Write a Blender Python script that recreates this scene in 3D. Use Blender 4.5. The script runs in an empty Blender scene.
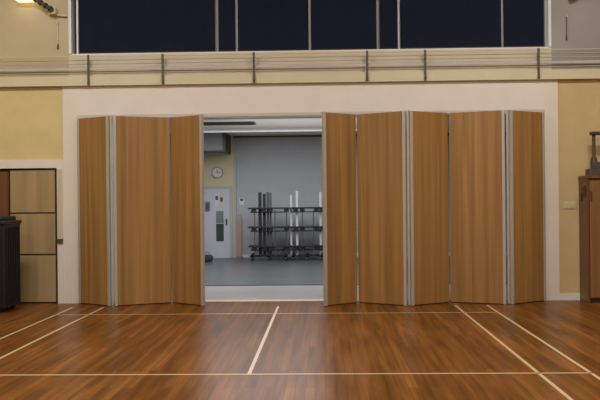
import bpy, bmesh, math
from mathutils import Matrix, Vector

SC = bpy.context.scene
COL = SC.collection
D = 12.674            # distance from the camera to the partition wall

# ------------------------------------------------------------------ materials
def nt(name):
    m = bpy.data.materials.new(name); m.use_nodes = True
    t = m.node_tree; b = t.nodes['Principled BSDF']
    return m, t, b

def lin(r, g, b):
    f = lambda c: (c/255/12.92) if c/255 <= .04045 else ((c/255+.055)/1.055)**2.4
    return (f(r), f(g), f(b), 1)

def plain(name, rgb, rough=.6, metal=0, mott=.06, scale=3.0, bump=0, spec=.5):
    """paint / plastic / metal with a faint procedural mottling"""
    m, t, b = nt(name)
    c = lin(*rgb)
    n = t.nodes.new('ShaderNodeTexNoise'); n.inputs['Scale'].default_value = scale; n.inputs['Detail'].default_value = 5
    tc = t.nodes.new('ShaderNodeTexCoord'); t.links.new(tc.outputs['Object'], n.inputs['Vector'])
    r = t.nodes.new('ShaderNodeValToRGB')
    r.color_ramp.elements[0].position = .3; r.color_ramp.elements[1].position = .7
    r.color_ramp.elements[0].color = tuple(x*(1-mott) for x in c[:3])+(1,)
    r.color_ramp.elements[1].color = tuple(min(1, x*(1+mott)) for x in c[:3])+(1,)
    t.links.new(n.outputs['Fac'], r.inputs['Fac']); t.links.new(r.outputs['Color'], b.inputs['Base Color'])
    b.inputs['Roughness'].default_value = rough; b.inputs['Metallic'].default_value = metal
    b.inputs['Specular IOR Level'].default_value = spec
    if bump:
        bp = t.nodes.new('ShaderNodeBump'); bp.inputs['Strength'].default_value = bump; bp.inputs['Distance'].default_value = .01
        n2 = t.nodes.new('ShaderNodeTexNoise'); n2.inputs['Scale'].default_value = scale*40
        t.links.new(tc.outputs['Object'], n2.inputs['Vector'])
        t.links.new(n2.outputs['Fac'], bp.inputs['Height']); t.links.new(bp.outputs['Normal'], b.inputs['Normal'])
    return m

def veneer(name, dark, light, rough=.42, stretch=.35, across=16):
    """vertical-grain wood veneer"""
    m, t, b = nt(name)
    tc = t.nodes.new('ShaderNodeTexCoord'); mp = t.nodes.new('ShaderNodeMapping')
    mp.inputs['Scale'].default_value = (across, across, stretch)
    oi = t.nodes.new('ShaderNodeObjectInfo')
    ad = t.nodes.new('ShaderNodeVectorMath'); ad.operation = 'ADD'
    sc = t.nodes.new('ShaderNodeVectorMath'); sc.operation = 'SCALE'; sc.inputs[0].default_value = (7, 3, 9)
    t.links.new(oi.outputs['Random'], sc.inputs['Scale'])
    t.links.new(tc.outputs['Object'], ad.inputs[0]); t.links.new(sc.outputs[0], ad.inputs[1])
    t.links.new(ad.outputs[0], mp.inputs['Vector'])
    n = t.nodes.new('ShaderNodeTexNoise'); n.inputs['Scale'].default_value = 1; n.inputs['Detail'].default_value = 6
    n.inputs['Distortion'].default_value = .6
    t.links.new(mp.outputs[0], n.inputs['Vector'])
    r = t.nodes.new('ShaderNodeValToRGB')
    r.color_ramp.elements[0].position = .3; r.color_ramp.elements[1].position = .72
    r.color_ramp.elements[0].color = lin(*dark); r.color_ramp.elements[1].color = lin(*light)
    t.links.new(n.outputs['Fac'], r.inputs['Fac'])
    # broad plain-sawn bands
    mp2 = t.nodes.new('ShaderNodeMapping'); mp2.inputs['Scale'].default_value = (4, 4, .12)
    t.links.new(ad.outputs[0], mp2.inputs['Vector'])
    n2 = t.nodes.new('ShaderNodeTexNoise'); n2.inputs['Scale'].default_value = 1.5
    t.links.new(mp2.outputs[0], n2.inputs['Vector'])
    mr = t.nodes.new('ShaderNodeMapRange'); mr.inputs['From Min'].default_value = .3; mr.inputs['From Max'].default_value = .7
    mr.inputs['To Min'].default_value = .84; mr.inputs['To Max'].default_value = 1.14
    t.links.new(n2.outputs['Fac'], mr.inputs['Value'])
    mul = t.nodes.new('ShaderNodeVectorMath'); mul.operation = 'SCALE'
    t.links.new(r.outputs['Color'], mul.inputs[0]); t.links.new(mr.outputs[0], mul.inputs['Scale'])
    t.links.new(mul.outputs[0], b.inputs['Base Color'])
    b.inputs['Roughness'].default_value = rough
    return m

def floor_wood():
    m, t, b = nt('sprung hardwood boards')
    tc = t.nodes.new('ShaderNodeTexCoord'); sp = t.nodes.new('ShaderNodeSeparateXYZ'); cb = t.nodes.new('ShaderNodeCombineXYZ')
    t.links.new(tc.outputs['Object'], sp.inputs[0])
    t.links.new(sp.outputs['Y'], cb.inputs['X']); t.links.new(sp.outputs['X'], cb.inputs['Y'])
    br = t.nodes.new('ShaderNodeTexBrick')
    br.offset = .37; br.inputs['Scale'].default_value = 1
    br.inputs['Brick Width'].default_value = 1.9; br.inputs['Row Height'].default_value = .085
    br.inputs['Mortar Size'].default_value = .0016; br.inputs['Bias'].default_value = 0
    br.inputs['Color1'].default_value = lin(*FLOOR[0]); br.inputs['Color2'].default_value = lin(*FLOOR[1])
    br.inputs['Mortar'].default_value = lin(*FLOOR[2])
    t.links.new(cb.outputs[0], br.inputs['Vector'])
    mp = t.nodes.new('ShaderNodeMapping'); mp.inputs['Scale'].default_value = (14, .8, 1)
    t.links.new(tc.outputs['Object'], mp.inputs['Vector'])
    n = t.nodes.new('ShaderNodeTexNoise'); n.inputs['Scale'].default_value = 1.2; n.inputs['Detail'].default_value = 7
    t.links.new(mp.outputs[0], n.inputs['Vector'])
    mr = t.nodes.new('ShaderNodeMapRange'); mr.inputs['From Min'].default_value = .3; mr.inputs['From Max'].default_value = .7
    mr.inputs['To Min'].default_value = .66; mr.inputs['To Max'].default_value = 1.3
    t.links.new(n.outputs['Fac'], mr.inputs['Value'])
    mul = t.nodes.new('ShaderNodeVectorMath'); mul.operation = 'SCALE'
    t.links.new(br.outputs['Color'], mul.inputs[0]); t.links.new(mr.outputs[0], mul.inputs['Scale'])
    t.links.new(mul.outputs[0], b.inputs['Base Color'])
    b.inputs['Roughness'].default_value = .3
    mp3 = t.nodes.new('ShaderNodeMapping'); mp3.inputs['Scale'].default_value = (5, .55, 1)
    t.links.new(tc.outputs['Object'], mp3.inputs['Vector'])
    n3 = t.nodes.new('ShaderNodeTexNoise'); n3.inputs['Scale'].default_value = 1; n3.inputs['Detail'].default_value = 3
    t.links.new(mp3.outputs[0], n3.inputs['Vector'])
    mr3 = t.nodes.new('ShaderNodeMapRange'); mr3.inputs['From Min'].default_value = .3; mr3.inputs['From Max'].default_value = .7
    mr3.inputs['To Min'].default_value = .74; mr3.inputs['To Max'].default_value = 1.22
    t.links.new(n3.outputs['Fac'], mr3.inputs['Value'])
    mul2 = t.nodes.new('ShaderNodeVectorMath'); mul2.operation = 'SCALE'
    t.links.new(mul.outputs[0], mul2.inputs[0]); t.links.new(mr3.outputs[0], mul2.inputs['Scale'])
    t.links.new(mul2.outputs[0], b.inputs['Base Color'])
    b.inputs['Roughness'].default_value = .3
    b.inputs['Specular IOR Level'].default_value = .045
    return m

def emit(name, rgb, strength):
    m, t, b = nt(name)
    b.inputs['Base Color'].default_value = lin(*rgb)
    b.inputs['Emission Color'].default_value = lin(*rgb); b.inputs['Emission Strength'].default_value = strength
    return m

def glass(name):
    m, t, b = nt(name)
    b.inputs['Base Color'].default_value = (.75, .82, .82, 1); b.inputs['Roughness'].default_value = .02
    b.inputs['Transmission Weight'].default_value = 1; b.inputs['IOR'].default_value = 1.05
    return m

FLOOR = ((125, 79, 35), (104, 63, 26), (56, 33, 15))
M = dict(
    floor=floor_wood(),
    line=plain('cream line paint', (198, 172, 134), .4, mott=.04),
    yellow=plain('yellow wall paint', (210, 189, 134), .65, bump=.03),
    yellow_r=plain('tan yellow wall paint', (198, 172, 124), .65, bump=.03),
    cream=plain('cream trim paint', (222, 212, 200), .5, mott=.03),
    header=plain('off white plaster', (224, 214, 204), .6, mott=.03),
    ledge=plain('pale yellow ledge paint', (206, 196, 164), .55, mott=.04),
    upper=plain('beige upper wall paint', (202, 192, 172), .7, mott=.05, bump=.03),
    upper_lit=plain('lamp lit beige upper wall', (184, 170, 138), .7, mott=.06, scale=1.5, bump=.03),  # warm lamp light on the left side is put into this colour
    upper_dim=plain('dimly lit beige upper wall', (150, 146, 143), .7, mott=.08, scale=1.5, bump=.03),  # weaker light on the right side is put into this greyer colour
    white=plain('white gloss frame paint', (222, 224, 228), .3, mott=.02),
    grey_frame=plain('grey mullion paint', (150, 150, 152), .4, mott=.03),
    navy=plain('navy blackout fabric', (22, 26, 44), .85, mott=.12, scale=6, spec=.15),
    navy_bar=plain('dark blind bottom bar', (26, 20, 26), .5),
    door=veneer('oak veneer of partition leaf', (138, 99, 53), (167, 126, 72)),
    alu=plain('satin aluminium', (192, 185, 175), .38, metal=.35, mott=.04),
    seal=plain('dark rubber seal', (45, 34, 26), .7),
    post=plain('dark bronze rail post', (84, 74, 64), .5, metal=.2),
    rail=plain('grey rail paint', (198, 187, 162), .5),
    rail_blue=plain('pale blue grey rail', (186, 180, 172), .5),
    beige=veneer('beige laminate', (156, 132, 92), (166, 141, 100), .5, .3, 8),
    dark=plain('dark edge metal', (66, 52, 36), .5),
    brown=veneer('brown wood veneer', (98, 62, 34), (122, 80, 46), .45),
    cab_face=veneer('mid brown cabinet veneer', (126, 88, 50), (146, 104, 62), .4),
    cab_side=veneer('dark brown cabinet veneer', (98, 64, 34), (116, 78, 44), .4),
    black=plain('black ribbed plastic', (14, 16, 24), .5, mott=.15, scale=5),
    black_lid=plain('black lid plastic', (22, 22, 26), .5, mott=.1),
    grey_floor=plain('pale grey sheet floor', (152, 147, 144), .3, mott=.05, scale=1.2),
    mat=plain('dark grey rubber mat', (72, 77, 78), .32, mott=.12, scale=1.5),
    grey_wall=plain('cool grey wall paint', (166, 167, 170), .7, mott=.03),
    bulk=plain('mid grey bulkhead paint', (120, 122, 122), .7),
    yellow_in=plain('muted yellow wall paint', (194, 182, 144), .7, mott=.05),
    lav=plain('pale lavender door paint', (186, 186, 194), .5, mott=.03),
    vision=plain('dark green vision glass', (52, 66, 62), .15, mott=.2),
    vision_up=plain('grey green vision glass', (104, 122, 118), .15, mott=.2),
    rack=plain('black rack metal', (30, 30, 35), .45, metal=.2),
    chrome=plain('pale chrome tube', (205, 206, 212), .3, metal=.3, mott=.02),
    rackgrey=plain('dark grey rack tube', (70, 70, 73), .5, metal=.2),
    pink=plain('dusty pink board', (170, 138, 134), .6, mott=.05),
    paper=plain('white paper', (205, 204, 206), .7, mott=.02),
    paper_p=plain('pale pink paper', (206, 178, 178), .7, mott=.02),
    ink=plain('dark printed paper', (70, 72, 84), .7, mott=.2, scale=30),
    clock=plain('clock face white', (196, 192, 192), .4, mott=.02),
    clock_rim=plain('clock rim grey', (120, 116, 116), .4),
    cord=plain('pale cord', (214, 200, 168), .8),
    bag=plain('dark holdall fabric', (44, 44, 56), .8, mott=.2, scale=12),
    ceil=plain('white ceiling paint', (215, 210, 204), .8, mott=.02),
    grille=plain('grey ceiling grille', (78, 76, 74), .6),
    lamp=emit('warm lamp diffuser', (255, 226, 176), 1.6),
    tube=emit('cool tube diffuser', (214, 216, 222), .32),
    plate=plain('switch plate plastic', (200, 184, 148), .35, mott=.02),
    glass=glass('clear window glass'),
    track=plain('pale track metal', (200, 192, 184), .4, metal=.2, mott=.02),
    gold=plain('warm threshold metal', (176, 150, 120), .4, metal=.4),
)

# ------------------------------------------------------------------ mesh helpers
def box(bm, x0, x1, y0, y1, z0, z1, bev=0.0, rot=None, piv=None):
    r = bmesh.ops.create_cube(bm, size=1)
    vs = r['verts']
    for v in vs:
        v.co = Vector((x0+(v.co.x+.5)*(x1-x0), y0+(v.co.y+.5)*(y1-y0), z0+(v.co.z+.5)*(z1-z0)))
    if bev:
        es = {e for v in vs for e in v.link_edges}
        o = bmesh.ops.bevel(bm, geom=list(es), offset=bev, segments=2, profile=.5, affect='EDGES')
        vs = [v for v in o['verts']] + [v for v in vs if v.is_valid]
        vs = list({v for v in vs if v.is_valid})
    if rot:
        bmesh.ops.transform(bm, matrix=rot, verts=vs)
    return vs

def tube(bm, a, b, r, seg=12, r2=None):
    a, b = Vector(a), Vector(b); d = b-a
    o = bmesh.ops.create_cone(bm, cap_ends=True, segments=seg, radius1=r, radius2=r if r2 is None else r2, depth=d.length)
    q = d.to_track_quat('Z', 'Y').to_matrix().to_4x4()
    bmesh.ops.transform(bm, matrix=Matrix.Translation((a+b)/2) @ q, verts=o['verts'])
    return o['verts']

def B(*args, bev=0.0):
    """bmesh of one or several boxes"""
    bm = bmesh.new()
    for a in args: box(bm, *a, bev=bev)
    return bm

def obj(name, bm, mat, parent=None, label=None, smooth=False, loc=None):
    bmesh.ops.recalc_face_normals(bm, faces=bm.faces)
    me = bpy.data.meshes.new(name); bm.to_mesh(me); bm.free()
    me.materials.append(M[mat])
    if smooth:
        for p in me.polygons: p.use_smooth = True
    o = bpy.data.objects.new(name, me); COL.objects.link(o)
    if parent: o.parent = parent
    if label: o['label'] = label
    if loc: o.location = loc
    return o

def tag(o, label, cat, group=None):
    o['label'] = label; o['category'] = cat
    if group: o['group'] = group
    return o

def thing(name, label, cat, loc=(0, 0, 0), rz=0, group=None):
    o = bpy.data.objects.new(name, None); COL.objects.link(o)
    o.empty_display_size = .1
    o.location = loc; o.rotation_euler = (0, 0, rz)
    return tag(o, label, cat, group)

def struct(name, bm, mat, label=None, parent=None):
    o = obj(name, bm, mat, parent)
    o['kind'] = 'structure'
    if label:
        o['label'] = label
    return o

# ------------------------------------------------------------------ setting
GX0, GX1, GY0, GZ = -8.0, 7.2, -7.0, 7.0        # hall
RX0, RX1, RY1, RZ = -3.85, 5.2, 22.3, 3.28       # inner room

flo = struct('floor', B((GX0, GX1, GY0, D+.06, -.1, 0)), 'floor', 'polished brown hardwood sports hall floor')
LW = .034
cx, yb = -.689, 12.139                          # badminton court: centre line, back boundary
def line(x0, x1, y0, y1, label):
    o = obj('court_line', B((x0, x1, y0, y1, 0.0, .0012)), 'line', flo, label); o['kind'] = 'structure'
line(cx-3.05, cx-3.05+LW, -1, yb, 'cream doubles side line on the left of the floor')
line(cx-2.59, cx-2.59+LW, -1, yb, 'cream singles side line on the left of the floor')
line(cx-LW/2, cx+LW/2, yb-4.72+LW, yb, 'cream centre line running to the open doorway')
line(cx+2.59-LW, cx+2.59, -1, yb, 'cream singles side line on the right of the floor')
line(cx+3.05-LW, cx+3.05, -1, yb, 'cream doubles side line on the right of the floor')
line(cx-3.05, cx+3.05, yb-4.72, yb-4.72+LW, 'cream short service line crossing the foreground')
line(cx-3.05, cx+3.05, yb-.76-.005, yb-.76+.02, 'faint thin line just in front of the partition')

OL, OR_, OH = -3.781, 3.335, 2.835              # partition opening
FL, FR = -4.0, 3.535                            # outside of the cream surround
WT = .3
ZL0, ZL1 = 3.33, 3.475                          # ledge
# wall around the partition
struct('wall_front', B((OL, OR_, D, D+WT, OH, ZL0)), 'header', 'off white plaster header above the folding partition')
struct('trim_1', B((FL, OL, D-.015, D+WT, 0, ZL0)), 'cream', 'cream left jamb of the partition opening')
struct('trim_2', B((OR_, FR, D-.015, D+WT, 0, ZL0)), 'cream', 'cream right jamb of the partition opening')
struct('trim_3', B((OL, OR_, D-.015, D, OH, ZL0)), 'header', 'off white band across the top of the partition opening')
# left lower wall with a recess
RL, RR, RH = -6.0, -4.10, 2.08
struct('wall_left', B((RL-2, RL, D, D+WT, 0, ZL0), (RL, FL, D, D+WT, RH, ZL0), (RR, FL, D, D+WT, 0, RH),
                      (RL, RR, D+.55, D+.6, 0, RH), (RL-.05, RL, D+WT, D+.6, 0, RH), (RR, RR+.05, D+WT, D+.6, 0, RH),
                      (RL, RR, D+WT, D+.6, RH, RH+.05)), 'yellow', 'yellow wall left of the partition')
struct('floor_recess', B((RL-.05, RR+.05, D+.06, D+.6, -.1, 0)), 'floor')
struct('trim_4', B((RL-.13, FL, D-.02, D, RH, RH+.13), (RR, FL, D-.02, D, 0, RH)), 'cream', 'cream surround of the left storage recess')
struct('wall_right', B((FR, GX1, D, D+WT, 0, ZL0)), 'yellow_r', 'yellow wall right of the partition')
struct('baseboard_right', B((FR, GX1, D-.015, D, 0, .1)), 'cream', 'cream skirting along the right wall')
# ledge
struct('trim_5', B((GX0, GX1, D-.07, D+WT, ZL0, ZL1)), 'ledge', 'pale yellow ledge running above the partition')
# upper wall with a wide window
WL, WR, WB, WTOP = -3.90, 3.45, 3.812, 5.6
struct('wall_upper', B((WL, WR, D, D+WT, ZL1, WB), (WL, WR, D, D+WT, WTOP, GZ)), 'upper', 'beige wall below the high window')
struct('wall_upper_left', B((GX0, WL, D, D+WT, ZL1, GZ)), 'upper_lit', 'beige wall left of the high window with lamp warmth painted in')
struct('wall_upper_right', B((WR, GX1, D, D+WT, ZL1, GZ)), 'upper_dim', 'beige wall right of the high window with dimmer light painted in')
# rest of the hall, behind and beside the camera
struct('wall_side_left', B((GX0-.2, GX0, GY0, D+WT, 0, GZ)), 'yellow')
struct('wall_side_right', B((GX1, GX1+.2, GY0, D+WT, 0, GZ)), 'yellow')
struct('wall_back', B((GX0-.2, GX1+.2, GY0-.2, GY0, 0, GZ)), 'upper')
struct('ceiling', B((GX0-.2, GX1+.2, GY0-.2, D+WT, GZ, GZ+.2)), 'ceil')

# high window
win = struct('window_1', B((WL, WR, D+.02, D+.24, WB, WB+.02), (WL, WR, D+.02, D+.24, WTOP-.06, WTOP)), 'cream', 'wide high window with white uprights behind navy blinds')
struct('window_frame', B((WL, WL+.04, D+.0, D+.24, WB+.02, WTOP-.06)), 'white', 'white left jamb of the high window', win)
struct('window_frame', B((WL+.104, WL+.128, D+.06, D+.24, WB+.02, WTOP-.06)), 'white', 'thin white upright beside the left jamb', win)
struct('window_frame', B((WR-.04, WR, D+.0, D+.24, WB+.02, WTOP-.06)), 'white', 'white right jamb of the high window', win)
struct('window_frame', B((WR-.085, WR-.04, D+.05, D+.24, WB+.02, WTOP-.06)), 'grey_frame', 'grey strip beside the right jamb', win)
mull = [(-1.63, .045, 'grey_frame'), (-1.322, .026, 'white'), (-.197, .028, 'white'), (.848, .04, 'grey_frame'), (1.168, .028, 'white'), (2.74, .03, 'grey_frame')]
for x, w, mt in mull:
    struct('mullion', B((x-w/2-.015, x+w/2+.015, D+.13, D+.2, WB+.02, WTOP-.06)), mt, None, win)
struct('pane', B((WL+.02, WR-.02, D+.21, D+.218, WB+.02, WTOP-.06)), 'glass', None, win)

# navy blinds hanging in front of the mullions
edges = [WL+.13] + [x for x, _, _ in mull] + [WR-.085]
half = [0] + [w/2 for _, w, _ in mull] + [0]
blabels = ['wide navy blackout blind at the left end of the high window',
           'narrow navy blackout blind between the left grey and white uprights',
           'navy blackout blind left of the bright central white upright',
           'navy blackout blind right of the bright central white upright',
           'narrow navy blackout blind between the right grey and white uprights',
           'broad navy blackout blind third-widest, right of the right white upright',
           'navy blackout blind at the right end of the high window']
blabels[5] = 'broad navy blackout blind between the right white upright and last grey upright'
for i in range(7):
    x0, x1 = edges[i]+half[i]+.003, edges[i+1]-half[i+1]-.003
    t = thing('blackout_blind', blabels[i], 'blind', ((x0+x1)/2, D+.1, WB+.021), 0, 'navy blinds over the high window')
    w = (x1-x0)/2
    bm = bmesh.new()                                     # slightly rippled cloth
    n = max(4, int(w*2/.05))
    top, bot = [], []
    for k in range(n+1):
        x = -w+2*w*k/n; y = .006*math.sin(k*1.9+i)
        bot.append(bm.verts.new((x, y, .03))); top.append(bm.verts.new((x, y*.3, WTOP-WB-.16)))
    for k in range(n): bm.faces.new((bot[k], bot[k+1], top[k+1], top[k]))
    obj('cloth', bm, 'navy', t, smooth=True)
    obj('bottom_bar', B((-w, w, -.012, .012, 0, .03), bev=.004), 'navy_bar', t)
    bm = bmesh.new(); tube(bm, (-w, 0, WTOP-WB-.13), (w, 0, WTOP-WB-.13), .03)
    obj('roller', bm, 'grey_frame', t)

# guard rail in front of the wall strip under the window
t = thing('guard_rail', 'long thin horizontal guard rail with dark posts below the high window', 'railing', (0, D-.04, ZL1))
for x in (-3.575, -2.437, -1.047, .667, 1.541, 3.235):
    o = obj('post', B((x-.015, x+.015, -.06, -.035, 3.335-ZL1, 3.795-ZL1), (x-.019, x+.019, -.062, -.034, 3.66-ZL1, 3.69-ZL1), (x-.019, x+.019, -.062, -.034, 3.36-ZL1, 3.385-ZL1), bev=.003), 'post', t)
for z, h, mt in ((3.775, .012, 'rail'), (3.718, .010, 'rail'), (3.66, .010, 'rail'), (3.585, .04, 'rail_blue'), (3.52, .010, 'rail')):
    obj('rail', B((-6.2, 5.6, -.034, -.018, z-h/2-ZL1, z+h/2-ZL1), bev=.003), mt, t)
for x in (-5.8, -4.9, 4.2, 5.2):
    obj('wall_bracket', B((x-.01, x+.01, -.02, .04, 3.58-ZL1, 3.59-ZL1)), 'rail', t)

# bracketed pull cords either side of the window
def pull_cord(x, z, ztop, sgn, label, cordmat):
    t = thing('pull_cord', label, 'cord', (x, D, z), 0, 'cords beside the high window')
    bm = bmesh.new(); tube(bm, (0, -.012, .06), (0, -.02, ztop-z), .006); obj('cord', bm, cordmat, t)
    bm = bmesh.new(); tube(bm, (0, -.014, .07), (0, -.014, 0), .009, r2=.014); obj('toggle', bm, 'dark', t)
    bm = bmesh.new()
    box(bm, -.012, .012, -.03, -.0, ztop-z, ztop-z+.02)
    obj('cord_bracket', bm, 'rail', t)
pull_cord(-4.065, 3.91, 4.30, 1, 'pale cord with dark toggle hanging left of the high window', 'cord')
pull_cord(3.675, 3.93, 4.27, -1, 'grey cord with dark toggle hanging right of the high window', 'rackgrey')
def brace(x0, z0, x1, z1, label):
    t = thing('roof_brace', label, 'brace', (x0, D-.13, z0), 0, 'dark braces at the top of the wall')
    a, b = Vector((0, 0, 0)), Vector((x1-x0, 0, z1-z0)); d = (b-a).normalized()
    bm = bmesh.new(); tube(bm, a, b, .03, 10); obj('bar', bm, 'dark', t)
    bm = bmesh.new()
    n = 7
    for k in range(n):
        p = a+(b-a)*(k+.5)/n; tube(bm, p-d*.018, p+d*.018, .043, 10)
    obj('collar', bm, 'seal', t)
    bm = bmesh.new(); box(bm, -.035, .035, .02, .13, -.05, .05, bev=.006); obj('wall_plate', bm, 'rail', t)
brace(-4.1, 4.475, -4.62, 4.81, 'dark ribbed diagonal brace left of the high window')
brace(3.74, 4.575, 4.2, 4.86, 'dark ribbed diagonal brace right of the high window')
bm = bmesh.new(); tube(bm, (-4.2, D-.03, 4.44), (-3.92, D-.03, 4.405), .016); tube(bm, (-4.1, D-.03, 4.43), (-4.1, D, 4.43), .012)
tag(obj('wall_pipe', bm, 'rail'), 'short pale pipe running to the left jamb of the high window', 'pipe')

# wall lamp top left
t = thing('wall_light', 'glowing warm wall light above the left yellow wall', 'light', (-4.53, D-.0, 4.615))
obj('housing', B((-.17, .17, -.16, 0, .09, .17), bev=.01), 'rail', t)
obj('diffuser', B((-.14, .14, -.15, -.01, .01, .09), bev=.02), 'lamp', t)

# ------------------------------------------------------------------ folding partition
def panel(p0, p1, ztop, label, ends=(True, True), knuckle=False, gasket=True):
    """one leaf from floor point p0 (left) to p1 (right)"""
    dx, dy = p1[0]-p0[0], p1[1]-p0[1]; L = math.hypot(dx, dy); a = math.atan2(dy, dx)
    t = thing('folding_door_panel', label, 'door panel', (p0[0], p0[1], 0), a, 'leaves of the folding partition')
    e = .042
    l0, l1 = (e if ends[0] else 0), (L-e if ends[1] else L)
    obj('leaf', B((l0, l1, 0, .04, .014, ztop-.012), bev=.003), 'door', t)
    for on, x in ((ends[0], 0), (ends[1], L-e)):
        if on:
            obj('edge_profile', B((x, x+e, -.008, .044, .005, ztop-.004), bev=.004), 'alu', t, 'aluminium edge profile')
        else:
            if not gasket: continue
            q = -.0055 if not x else L
            obj('edge_gasket', B((q, q+.0055, .003, .03, .02, ztop-.01)), 'seal', t, 'dark edge gasket')
    obj('bottom_seal', B((.006, L-.006, .008, .032, 0.0, .0145)), 'seal', t)
    q = L-.1 if p1[1] > p0[1] else .06                       # runner at the end nearest the head track
    bm = bmesh.new(); box(bm, q, q+.04, .012, .032, ztop-.013, ztop-.002)
    obj('top_runner', bm, 'alu', t)
    if knuckle:
        v = Vector((math.cos(a), math.sin(a)))
        bm = bmesh.new(); tube(bm, (L+.036*math.cos(a), .012-.036*math.sin(a), .02), (L+.036*math.cos(a), .012-.036*math.sin(a), ztop-.01), .017, 10)
        obj('hinge_post', bm, 'alu', t, 'slim aluminium hinge post')
    return t
ZT = 2.838
P = [((-3.765, 12.62), (-3.195, 12.25), 'narrow oak door panel folded against the left cream jamb', (True, True)),
     ((-3.118, 12.25), (-2.340, 12.61), 'wide oak door panel left of the doorway, second from the left jamb', (True, False)),
     ((-2.3285, 12.61), (-1.80, 12.23), 'oak door panel forming the left edge of the open doorway', (False, True)),
     ((.0, 12.10), (.482, 12.49), 'oak door panel forming the right edge of the open doorway', (True, False)),
     ((.499, 12.49), (1.175, 12.08), 'second oak door panel right of the doorway, meeting an aluminium post strip', (False, True)),
     ((1.252, 12.08), (1.845, 12.44), 'oak door panel in the middle of the right-hand set', (True, False)),
     ((1.866, 12.44), (2.625, 12.16), 'wide oak door panel second from the right cream jamb', (False, True)),
     ((2.71, 12.16), (3.305, 12.57), 'narrow oak door panel folded against the right cream jamb', (True, True))]
for k, (p0, p1, lab, ends) in enumerate(P): panel(p0, p1, ZT, lab, ends, k in (0, 4, 6), k < 3)
# head rail of the partition
struct('trim_6', B((OL, OR_, D-.012, D+WT, OH-.014, OH+.004), (OL, OR_, D-.022, D-.014, OH, OH+.05)), 'track', 'pale metal head track over the folding partition')
struct('trim_7', B((OL, OR_, D+.06, D+WT, -.1, .004)), 'gold', 'pale threshold strip under the partition opening')

# ------------------------------------------------------------------ left side furniture
t = thing('storage_locker', 'tall beige locker with three stacked dark-edged doors in the left recess', 'locker', (-4.845, D+.01, 0))
W = .735
obj('carcass', B((0, W, .02, .42, .0, 2.065), bev=.004), 'dark', t)
for z0, z1 in ((.02, .737), (.76, 1.378), (1.401, 2.045)):
    d = obj('door', B((.008, W-.03, 0, .02, z0, z1), bev=.004), 'beige', t)
    for zh in (z0+.08, z1-.14): obj('hinge', B((W-.03, W-.023, .004, .02, zh, zh+.06)), 'dark', d)
t = thing('wooden_cupboard', 'brown wooden cupboard beside the beige locker, behind the black box', 'cupboard', (-5.525, D+.01, 0))
obj('carcass', B((0, .66, .02, .42, 0, 2.04), bev=.004), 'brown', t)
d = obj('door', B((.01, .325, 0, .02, .03, 2.03), bev=.004), 'brown', t)
obj('knob', B((.28, .30, -.03, 0, 1.0, 1.03), bev=.005), 'dark', d)
d = obj('door', B((.335, .65, 0, .02, .03, 2.03), bev=.004), 'brown', t)
obj('knob', B((.36, .38, -.03, 0, 1.0, 1.03), bev=.005), 'dark', d)
# grey strip ending in a small dark box on the recess jamb
t = thing('cable_cover', 'grey vertical cable cover with dark end box on the left recess surround', 'cable cover', (-4.06, D-.018, 0))
obj('cover', B((-.03, .045, -.014, 0, .99, 2.06), bev=.003), 'rail', t)
obj('end_box', B((-.035, .05, -.03, 0, .93, .99), bev=.004), 'post', t)

# black ribbed box
t = thing('equipment_box', 'tall black ribbed box with a lid on the left edge of the floor', 'box', (-4.875, 11.88, 0))
X0, X1, Y0, Y1 = -.55, .37, -.28, .32
bm = bmesh.new()
box(bm, X0, X1, Y0, Y1, .06, 1.26, bev=.015)
k = X0+.05
while k < X1-.04:
    box(bm, k, k+.022, Y0-.014, Y0+.005, .1, 1.2, bev=.004); k += .066
k = Y0+.05
while k < Y1-.04:
    box(bm, X1-.005, X1+.014, k, k+.022, .1, 1.2, bev=.004); k += .066
obj('body', bm, 'black', t)
obj('lid', B((X0-.02, X1+.02, Y0-.02, Y1+.02, 1.24, 1.30), bev=.018), 'black_lid', t)
obj('lid_tray', B((X0+.02, X1-.045, Y0+.04, Y1-.03, 1.295, 1.36), bev=.02), 'black_lid', t)
for x in (X0+.1, X1-.1):
    for y in (Y0+.09, Y1-.09):
        bm = bmesh.new(); tube(bm, (x-.02, y, .04), (x+.02, y, .04), .04, 14); box(bm, x-.026, x+.026, y-.02, y+.02, .05, .075)
        obj('castor', bm, 'seal', t)

# ------------------------------------------------------------------ right side furniture
t = thing('wooden_cabinet', 'tall brown wooden cabinet against the right yellow wall', 'cabinet', (3.835, 12.27, 0))
CW, CD, CH = .89, .38, 1.825
obj('carcass', B((.03, CW, .03, CD, .06, CH), bev=.004), 'cab_side', t)
obj('side_panel', B((0, .03, .0, CD, .0, CH), bev=.003), 'cab_side', t)
d = obj('door', B((.04, CW/2-.005, .005, .03, .08, CH-.03), bev=.004), 'cab_face', t)
obj('latch', B((.05, .075, -.012, .006, 1.50, 1.64), bev=.004), 'dark', d)
d = obj('door', B((CW/2+.005, CW-.02, .005, .03, .08, CH-.03), bev=.004), 'cab_face', t)
obj('handle', B((CW/2+.03, CW/2+.05, -.02, .006, 1.0, 1.14), bev=.004), 'dark', d)
obj('plinth', B((.03, CW, .05, CD, 0, .06)), 'dark', t)
obj('top_board', B((-.012, CW+.01, -.012, CD, CH, CH+.045), bev=.006), 'cab_side', t)
obj('side_hardware', B((-.014, 0, .06, .12, 1.56, 1.72), (-.018, 0, .22, .27, 1.5, 1.62), (-.014, 0, .1, .24, 1.66, 1.69), bev=.003), 'dark', t, 'dark metal hardware on the side')
t = thing('clamp_stand', 'dark stand with a slim post and flat cap on top of the brown cabinet', 'stand', (4.0, 12.44, CH+.045))
obj('base', B((-.10, .16, -.12, .12, 0, .1), (-.04, .1, -.07, .07, .1, .2), bev=.01), 'post', t)
bm = bmesh.new(); tube(bm, (-.005, 0, .2), (-.005, 0, .62), .026); obj('post', bm, 'post', t)
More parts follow.
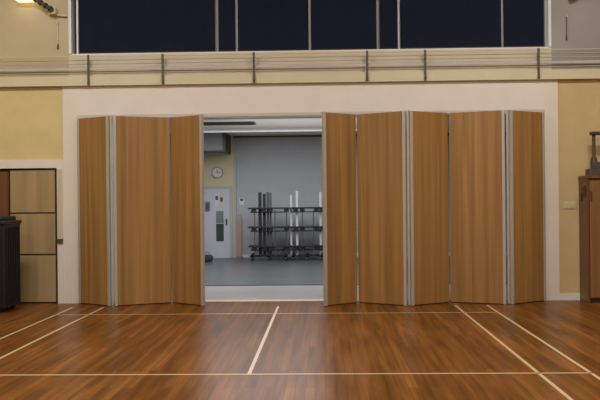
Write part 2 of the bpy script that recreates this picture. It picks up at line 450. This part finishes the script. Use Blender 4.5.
bm = bmesh.new(); tube(bm, (-.005, 0, .2), (-.005, 0, .27), .055, r2=.04); obj('collar', bm, 'dark', t)
obj('cap', B((-.055, .14, -.06, .06, .6, .65), bev=.012), 'dark', t)
# switch plate
t = thing('light_switch', 'small pale double switch plate on the right yellow wall', 'switch', (3.70, D, 1.43))
obj('plate', B((-.09, .09, -.012, 0, -.05, .05), bev=.004), 'plate', t)
for x in (-.045, .045):
    obj('rocker', B((x-.02, x+.02, -.018, -.0115, -.03, .03), bev=.002), 'plate', t)

# ------------------------------------------------------------------ room beyond
BY = RY1                                                   # face of the back wall
struct('floor_room', B((RX0, RX1, D+WT, BY, -.1, 0)), 'grey_floor', 'pale grey floor of the room beyond')
mat = obj('floor_mat', B((RX0+.05, RX1-.05, 15.1, BY-.02, 0, .012)), 'mat'); tag(mat, 'large dark grey rubber mat covering the floor of the room beyond', 'mat')
struct('wall_room_back', B((-2.43, RX1, BY, BY+.2, 0, RZ)), 'grey_wall', 'cool grey back wall of the room beyond')
struct('wall_room_left_back', B((RX0, -2.43, BY-.05, BY+.2, 0, RZ)), 'yellow_in', 'muted yellow wall with the clock in the room beyond')
struct('wall_room_left', B((RX0-.2, RX0, D+WT, BY+.2, 0, RZ)), 'grey_wall')
struct('wall_room_right', B((RX1, RX1+.2, D+WT, BY+.2, 0, RZ)), 'grey_wall')
struct('ceiling_room', B((RX0-.2, RX1+.2, D+WT, BY+.2, RZ, RZ+.1)), 'ceil', 'pale ceiling of the room beyond')
struct('shade_strip', B((-2.43, RX1, BY-.03, BY, RZ-.05, RZ-.0)), 'dark', 'dark shadow strip at the top of the grey back wall')  # dark strip modelled in place of the cornice shadow
struct('trim_9', B((-2.43, -2.36, BY-.055, BY, 0, RZ-.05)), 'grey_wall', 'pale corner strip between yellow and grey walls')
struct('trim_10', B((-2.36, RX1, BY-.015, BY, 0.012, .1)), 'paper', 'white skirting along the grey back wall')
struct('trim_11', B((RX0, -2.56, BY-1.3, BY-.05, 2.82, RZ)), 'bulk', 'grey boxed bulkhead in the far left corner')
struct('trim_12', B((-2.56, -2.49, BY-1.32, BY-.05, 2.79, RZ)), 'dark', 'dark edge of the grey bulkhead')
# ceiling fittings
t = thing('ceiling_grille', 'dark grey slotted grille in the ceiling of the room beyond', 'vent', (-2.0, 18.5, RZ))
obj('frame', B((-.75, .48, -.28, .28, -.02, 0), bev=.004), 'grille', t)
bm = bmesh.new()
for k in range(8): box(bm, -.7, .43, -.25+k*.066, -.225+k*.066, -.032, -.0195)
obj('slats', bm, 'dark', t)
t = thing('ceiling_light', 'long pale batten light across the ceiling of the room beyond', 'light', (-1.4, 20.0, RZ))
obj('housing', B((-2.4, 2.4, -.09, .09, -.05, 0), bev=.006), 'paper', t)
obj('diffuser', B((-2.35, 2.35, -.07, .07, -.085, -.048), bev=.012), 'tube', t)

# clock
t = thing('wall_clock', 'round pale wall clock on the muted yellow wall', 'clock', (-2.86, BY-.05, 2.30))
bm = bmesh.new(); tube(bm, (0, 0, 0), (0, -.03, 0), .155, 32); obj('rim', bm, 'clock_rim', t)
bm = bmesh.new(); tube(bm, (0, -.028, 0), (0, -.034, 0), .13, 32); obj('face', bm, 'clock', t)
bm = bmesh.new(); box(bm, -.008, .008, -.039, -.034, -.01, .08); obj('hand', bm, 'dark', t)
bm = bmesh.new(); box(bm, -.01, .1, -.042, -.039, -.006, .006); obj('hand', bm, 'dark', t)

# door in the room beyond
dr = struct('door_1', B((-3.28, -2.54, BY-.09, BY-.05, .012, 1.86)), 'lav', 'pale lavender door with a dark vision panel in the room beyond')
struct('door_frame', B((-3.36, -3.28, BY-.1, BY-.05, 0.012, 1.94), (-2.54, -2.47, BY-.1, BY-.05, 0.012, 1.94), (-3.28, -2.54, BY-.1, BY-.05, 1.86, 1.94)), 'grey_wall', None, dr)
struct('vision_panel', B((-2.90, -2.70, BY-.1, BY-.089, .46, .93)), 'vision', 'dark lower pane', dr)
struct('vision_panel', B((-2.90, -2.70, BY-.1, BY-.089, .95, 1.27)), 'vision_up', 'paler upper pane', dr)
struct('door_handle', B((-2.64, -2.6, BY-.13, BY-.089, .9, 1.06), bev=.006), 'rackgrey', None, dr)
# notices
def notice(x0, x1, z0, z1, mt, label, y):
    t = thing('notice', label, 'notice', ((x0+x1)/2, y, z0), 0, 'papers pinned near the inner door')
    w, h = (x1-x0)/2, z1-z0
    obj('sheet', B((-w, w, -.004, 0, 0, h)), mt, t)
    obj('print_block', B((-w*.7, w*.7, -.0055, -.0039, h*.5, h*.86)), 'ink', t)
yd = BY-.09
notice(-2.93, -2.83, 1.4, 1.72, 'paper', 'white notice on the upper left of the lavender door', yd)
notice(-2.80, -2.70, 1.36, 1.68, 'paper_p', 'pale pink notice beside the white notice on the lavender door', yd)
notice(-2.28, -2.16, 1.44, 1.62, 'paper', 'small white notice on the grey wall right of the corner strip', BY+.001)
t = thing('wall_box', 'small grey box on the lavender door beside the left folding panel', 'box', (-3.12, yd, 1.28))
obj('case', B((-.06, .06, -.05, 0, 0, .24), bev=.006), 'bulk', t)
obj('cover', B((-.045, .045, -.056, -.049, .03, .2), bev=.002), 'grille', t)
# pink board
t = thing('display_board', 'tall narrow dusty pink board standing against the far wall', 'board', (-2.29, BY-.09, .012))
obj('board', B((-.07, .07, 0, .03, .04, 1.17), bev=.004), 'pink', t)
obj('foot', B((-.08, .08, -.05, .07, 0, .04), bev=.004), 'bulk', t)
# dark bag
t = thing('holdall', 'small dark holdall on the floor just inside the doorway, far left', 'bag', (-3.0, 21.0, .012))
bm = bmesh.new()
bmesh.ops.create_uvsphere(bm, u_segments=20, v_segments=12, radius=1)
for v in bm.verts:
    s = lambda q, e: math.copysign(abs(q)**e, q)
    v.co = Vector((s(v.co.x, .6)*.17, s(v.co.y, .6)*.11, max(0, .085+s(v.co.z, .6)*.09)))
obj('body', bm, 'bag', t, smooth=True)
bm = bmesh.new()
pts = [Vector((.09*math.cos(a), 0, .165+.07*math.sin(a))) for a in [math.pi*k/8 for k in range(9)]]
for a, b in zip(pts, pts[1:]): tube(bm, a, b, .008, 8)
obj('strap', bm, 'seal', t)

# storage racks: thing > uprights, shelves, legs, castors
def rack(x, label, ups, legs, segs, y=21.05):
    t = thing('storage_rack', label, 'rack', (x, y, .012), 0, 'black racks along the far wall')
    dp = .46
    for px, w, mt, top in ups:
        obj('upright', B((px-w/2, px+w/2, .16, .16+w, .10, top), bev=.004), mt, t)
    for z in (1.33, .845, .36):
        bm = bmesh.new()
        for a, b in segs: box(bm, a, b, 0, dp, z-.02, z+.02, bev=.006)
        box(bm, segs[0][0]+.05, segs[-1][1]-.05, .15, .24, z-.115, z-.09)
        for a, b in segs:
            for q in ((a+.07, b-.06) if b-a > .35 else ((a+b)/2+.03,)):
                box(bm, q-.06, q+.06, .02, .12, z-.105, z-.018, bev=.006)
        obj('shelf', bm, 'rack', t)
    for px in legs:
        obj('leg', B((px-.014, px+.014, .03, .058, .09, 1.285), bev=.003), 'rackgrey', t)
    a, b = segs[0][0]+.04, segs[-1][1]-.04
    obj('base_frame', B((a, b, .02, .06, .09, .13), (a, b, dp-.06, dp-.02, .09, .13), (a, a+.04, .06, dp-.06, .09, .13), (b-.04, b, .06, dp-.06, .09, .13)), 'rack', t)
    for cx_ in (a+.05, (a+b)/2, b-.05):
        for cy in (.04, dp-.04):
            bm = bmesh.new(); tube(bm, (cx_-.02, cy, .045), (cx_+.02, cy, .045), .045, 12); box(bm, cx_-.03, cx_+.03, cy-.02, cy+.02, .06, .17)
            obj('castor', bm, 'rack', t)
    return t
# x of pixel p at the racks' depth: local zero = left end
rack(-1.945, 'black three-shelf rack with dark uprights, left one on the far wall',
     [(.30, .08, 'rack', 1.74), (.41, .075, 'rack', 1.70), (.50, .06, 'rackgrey', 1.74), (.57, .05, 'rackgrey', 1.72)],
     [.17, .69, .98], [(0, .24), (.24, .50), (.50, 1.04)])
rack(-.90, 'black three-shelf rack with pale chrome uprights, right one on the far wall',
     [(.05, .05, 'chrome', 1.66), (.20, .06, 'chrome', 1.76), (.80, .06, 'chrome', 1.72)],
     [.34, .62], [(0, .27), (.27, .76), (.76, .92)])

# ------------------------------------------------------------------ light
def area(name, loc, size, sy, e, col, rot=(0, 0, 0)):
    l = bpy.data.lights.new(name, 'AREA'); l.shape = 'RECTANGLE'; l.size = size; l.size_y = sy; l.energy = e; l.color = col
    o = bpy.data.objects.new(name, l); COL.objects.link(o); o.location = loc; o.rotation_euler = rot
    return o
warm = (1, .975, .93)
for x in (-4.2, 3.0):
    for y in (1.5, 8.2):
        area('hall_lamp', (x, y, 6.85), 2.2, .8, 270, warm)
area('ceiling_fill', (-.5, 18.0, 2.0), 3, 3, 26, (1, .97, .94), (math.pi, 0, 0))  # unseen fill light added to brighten the inner room's ceiling
area('room_lamp', (-1.2, 17.5, 3.2), 4.5, 5, 300, (.96, .98, 1))
l = bpy.data.lights.new('lamp_glow', 'POINT'); l.energy = 1.2; l.color = (1, .85, .6); l.shadow_soft_size = .1
o = bpy.data.objects.new('lamp_glow', l); COL.objects.link(o); o.location = (-4.5, D-.35, 4.55)

w = bpy.data.worlds.new('world'); SC.world = w; w.use_nodes = True
bg = w.node_tree.nodes['Background']; bg.inputs['Color'].default_value = (.5, .55, .6, 1); bg.inputs['Strength'].default_value = .03

# ------------------------------------------------------------------ camera
yaw, pitch, roll = .0292, -.0009, -.0099
F = Vector((-math.sin(yaw)*math.cos(pitch), math.cos(yaw)*math.cos(pitch), math.sin(pitch)))
r = Vector((math.cos(yaw), math.sin(yaw), 0)); u = r.cross(F)
c, s = math.cos(roll), math.sin(roll)
r, u = c*r+s*u, -s*r+c*u
mw = Matrix(((r.x, u.x, -F.x, 0), (r.y, u.y, -F.y, 0), (r.z, u.z, -F.z, 1.5629), (0, 0, 0, 1)))
cam = bpy.data.cameras.new('camera'); cam.sensor_width = 36; cam.lens = 36*832.16/600; cam.clip_end = 100
co = bpy.data.objects.new('camera', cam); COL.objects.link(co); co.matrix_world = mw
SC.camera = co
SC.view_settings.view_transform = 'Standard'
SC.view_settings.look = 'None'
SC.view_settings.exposure = 0
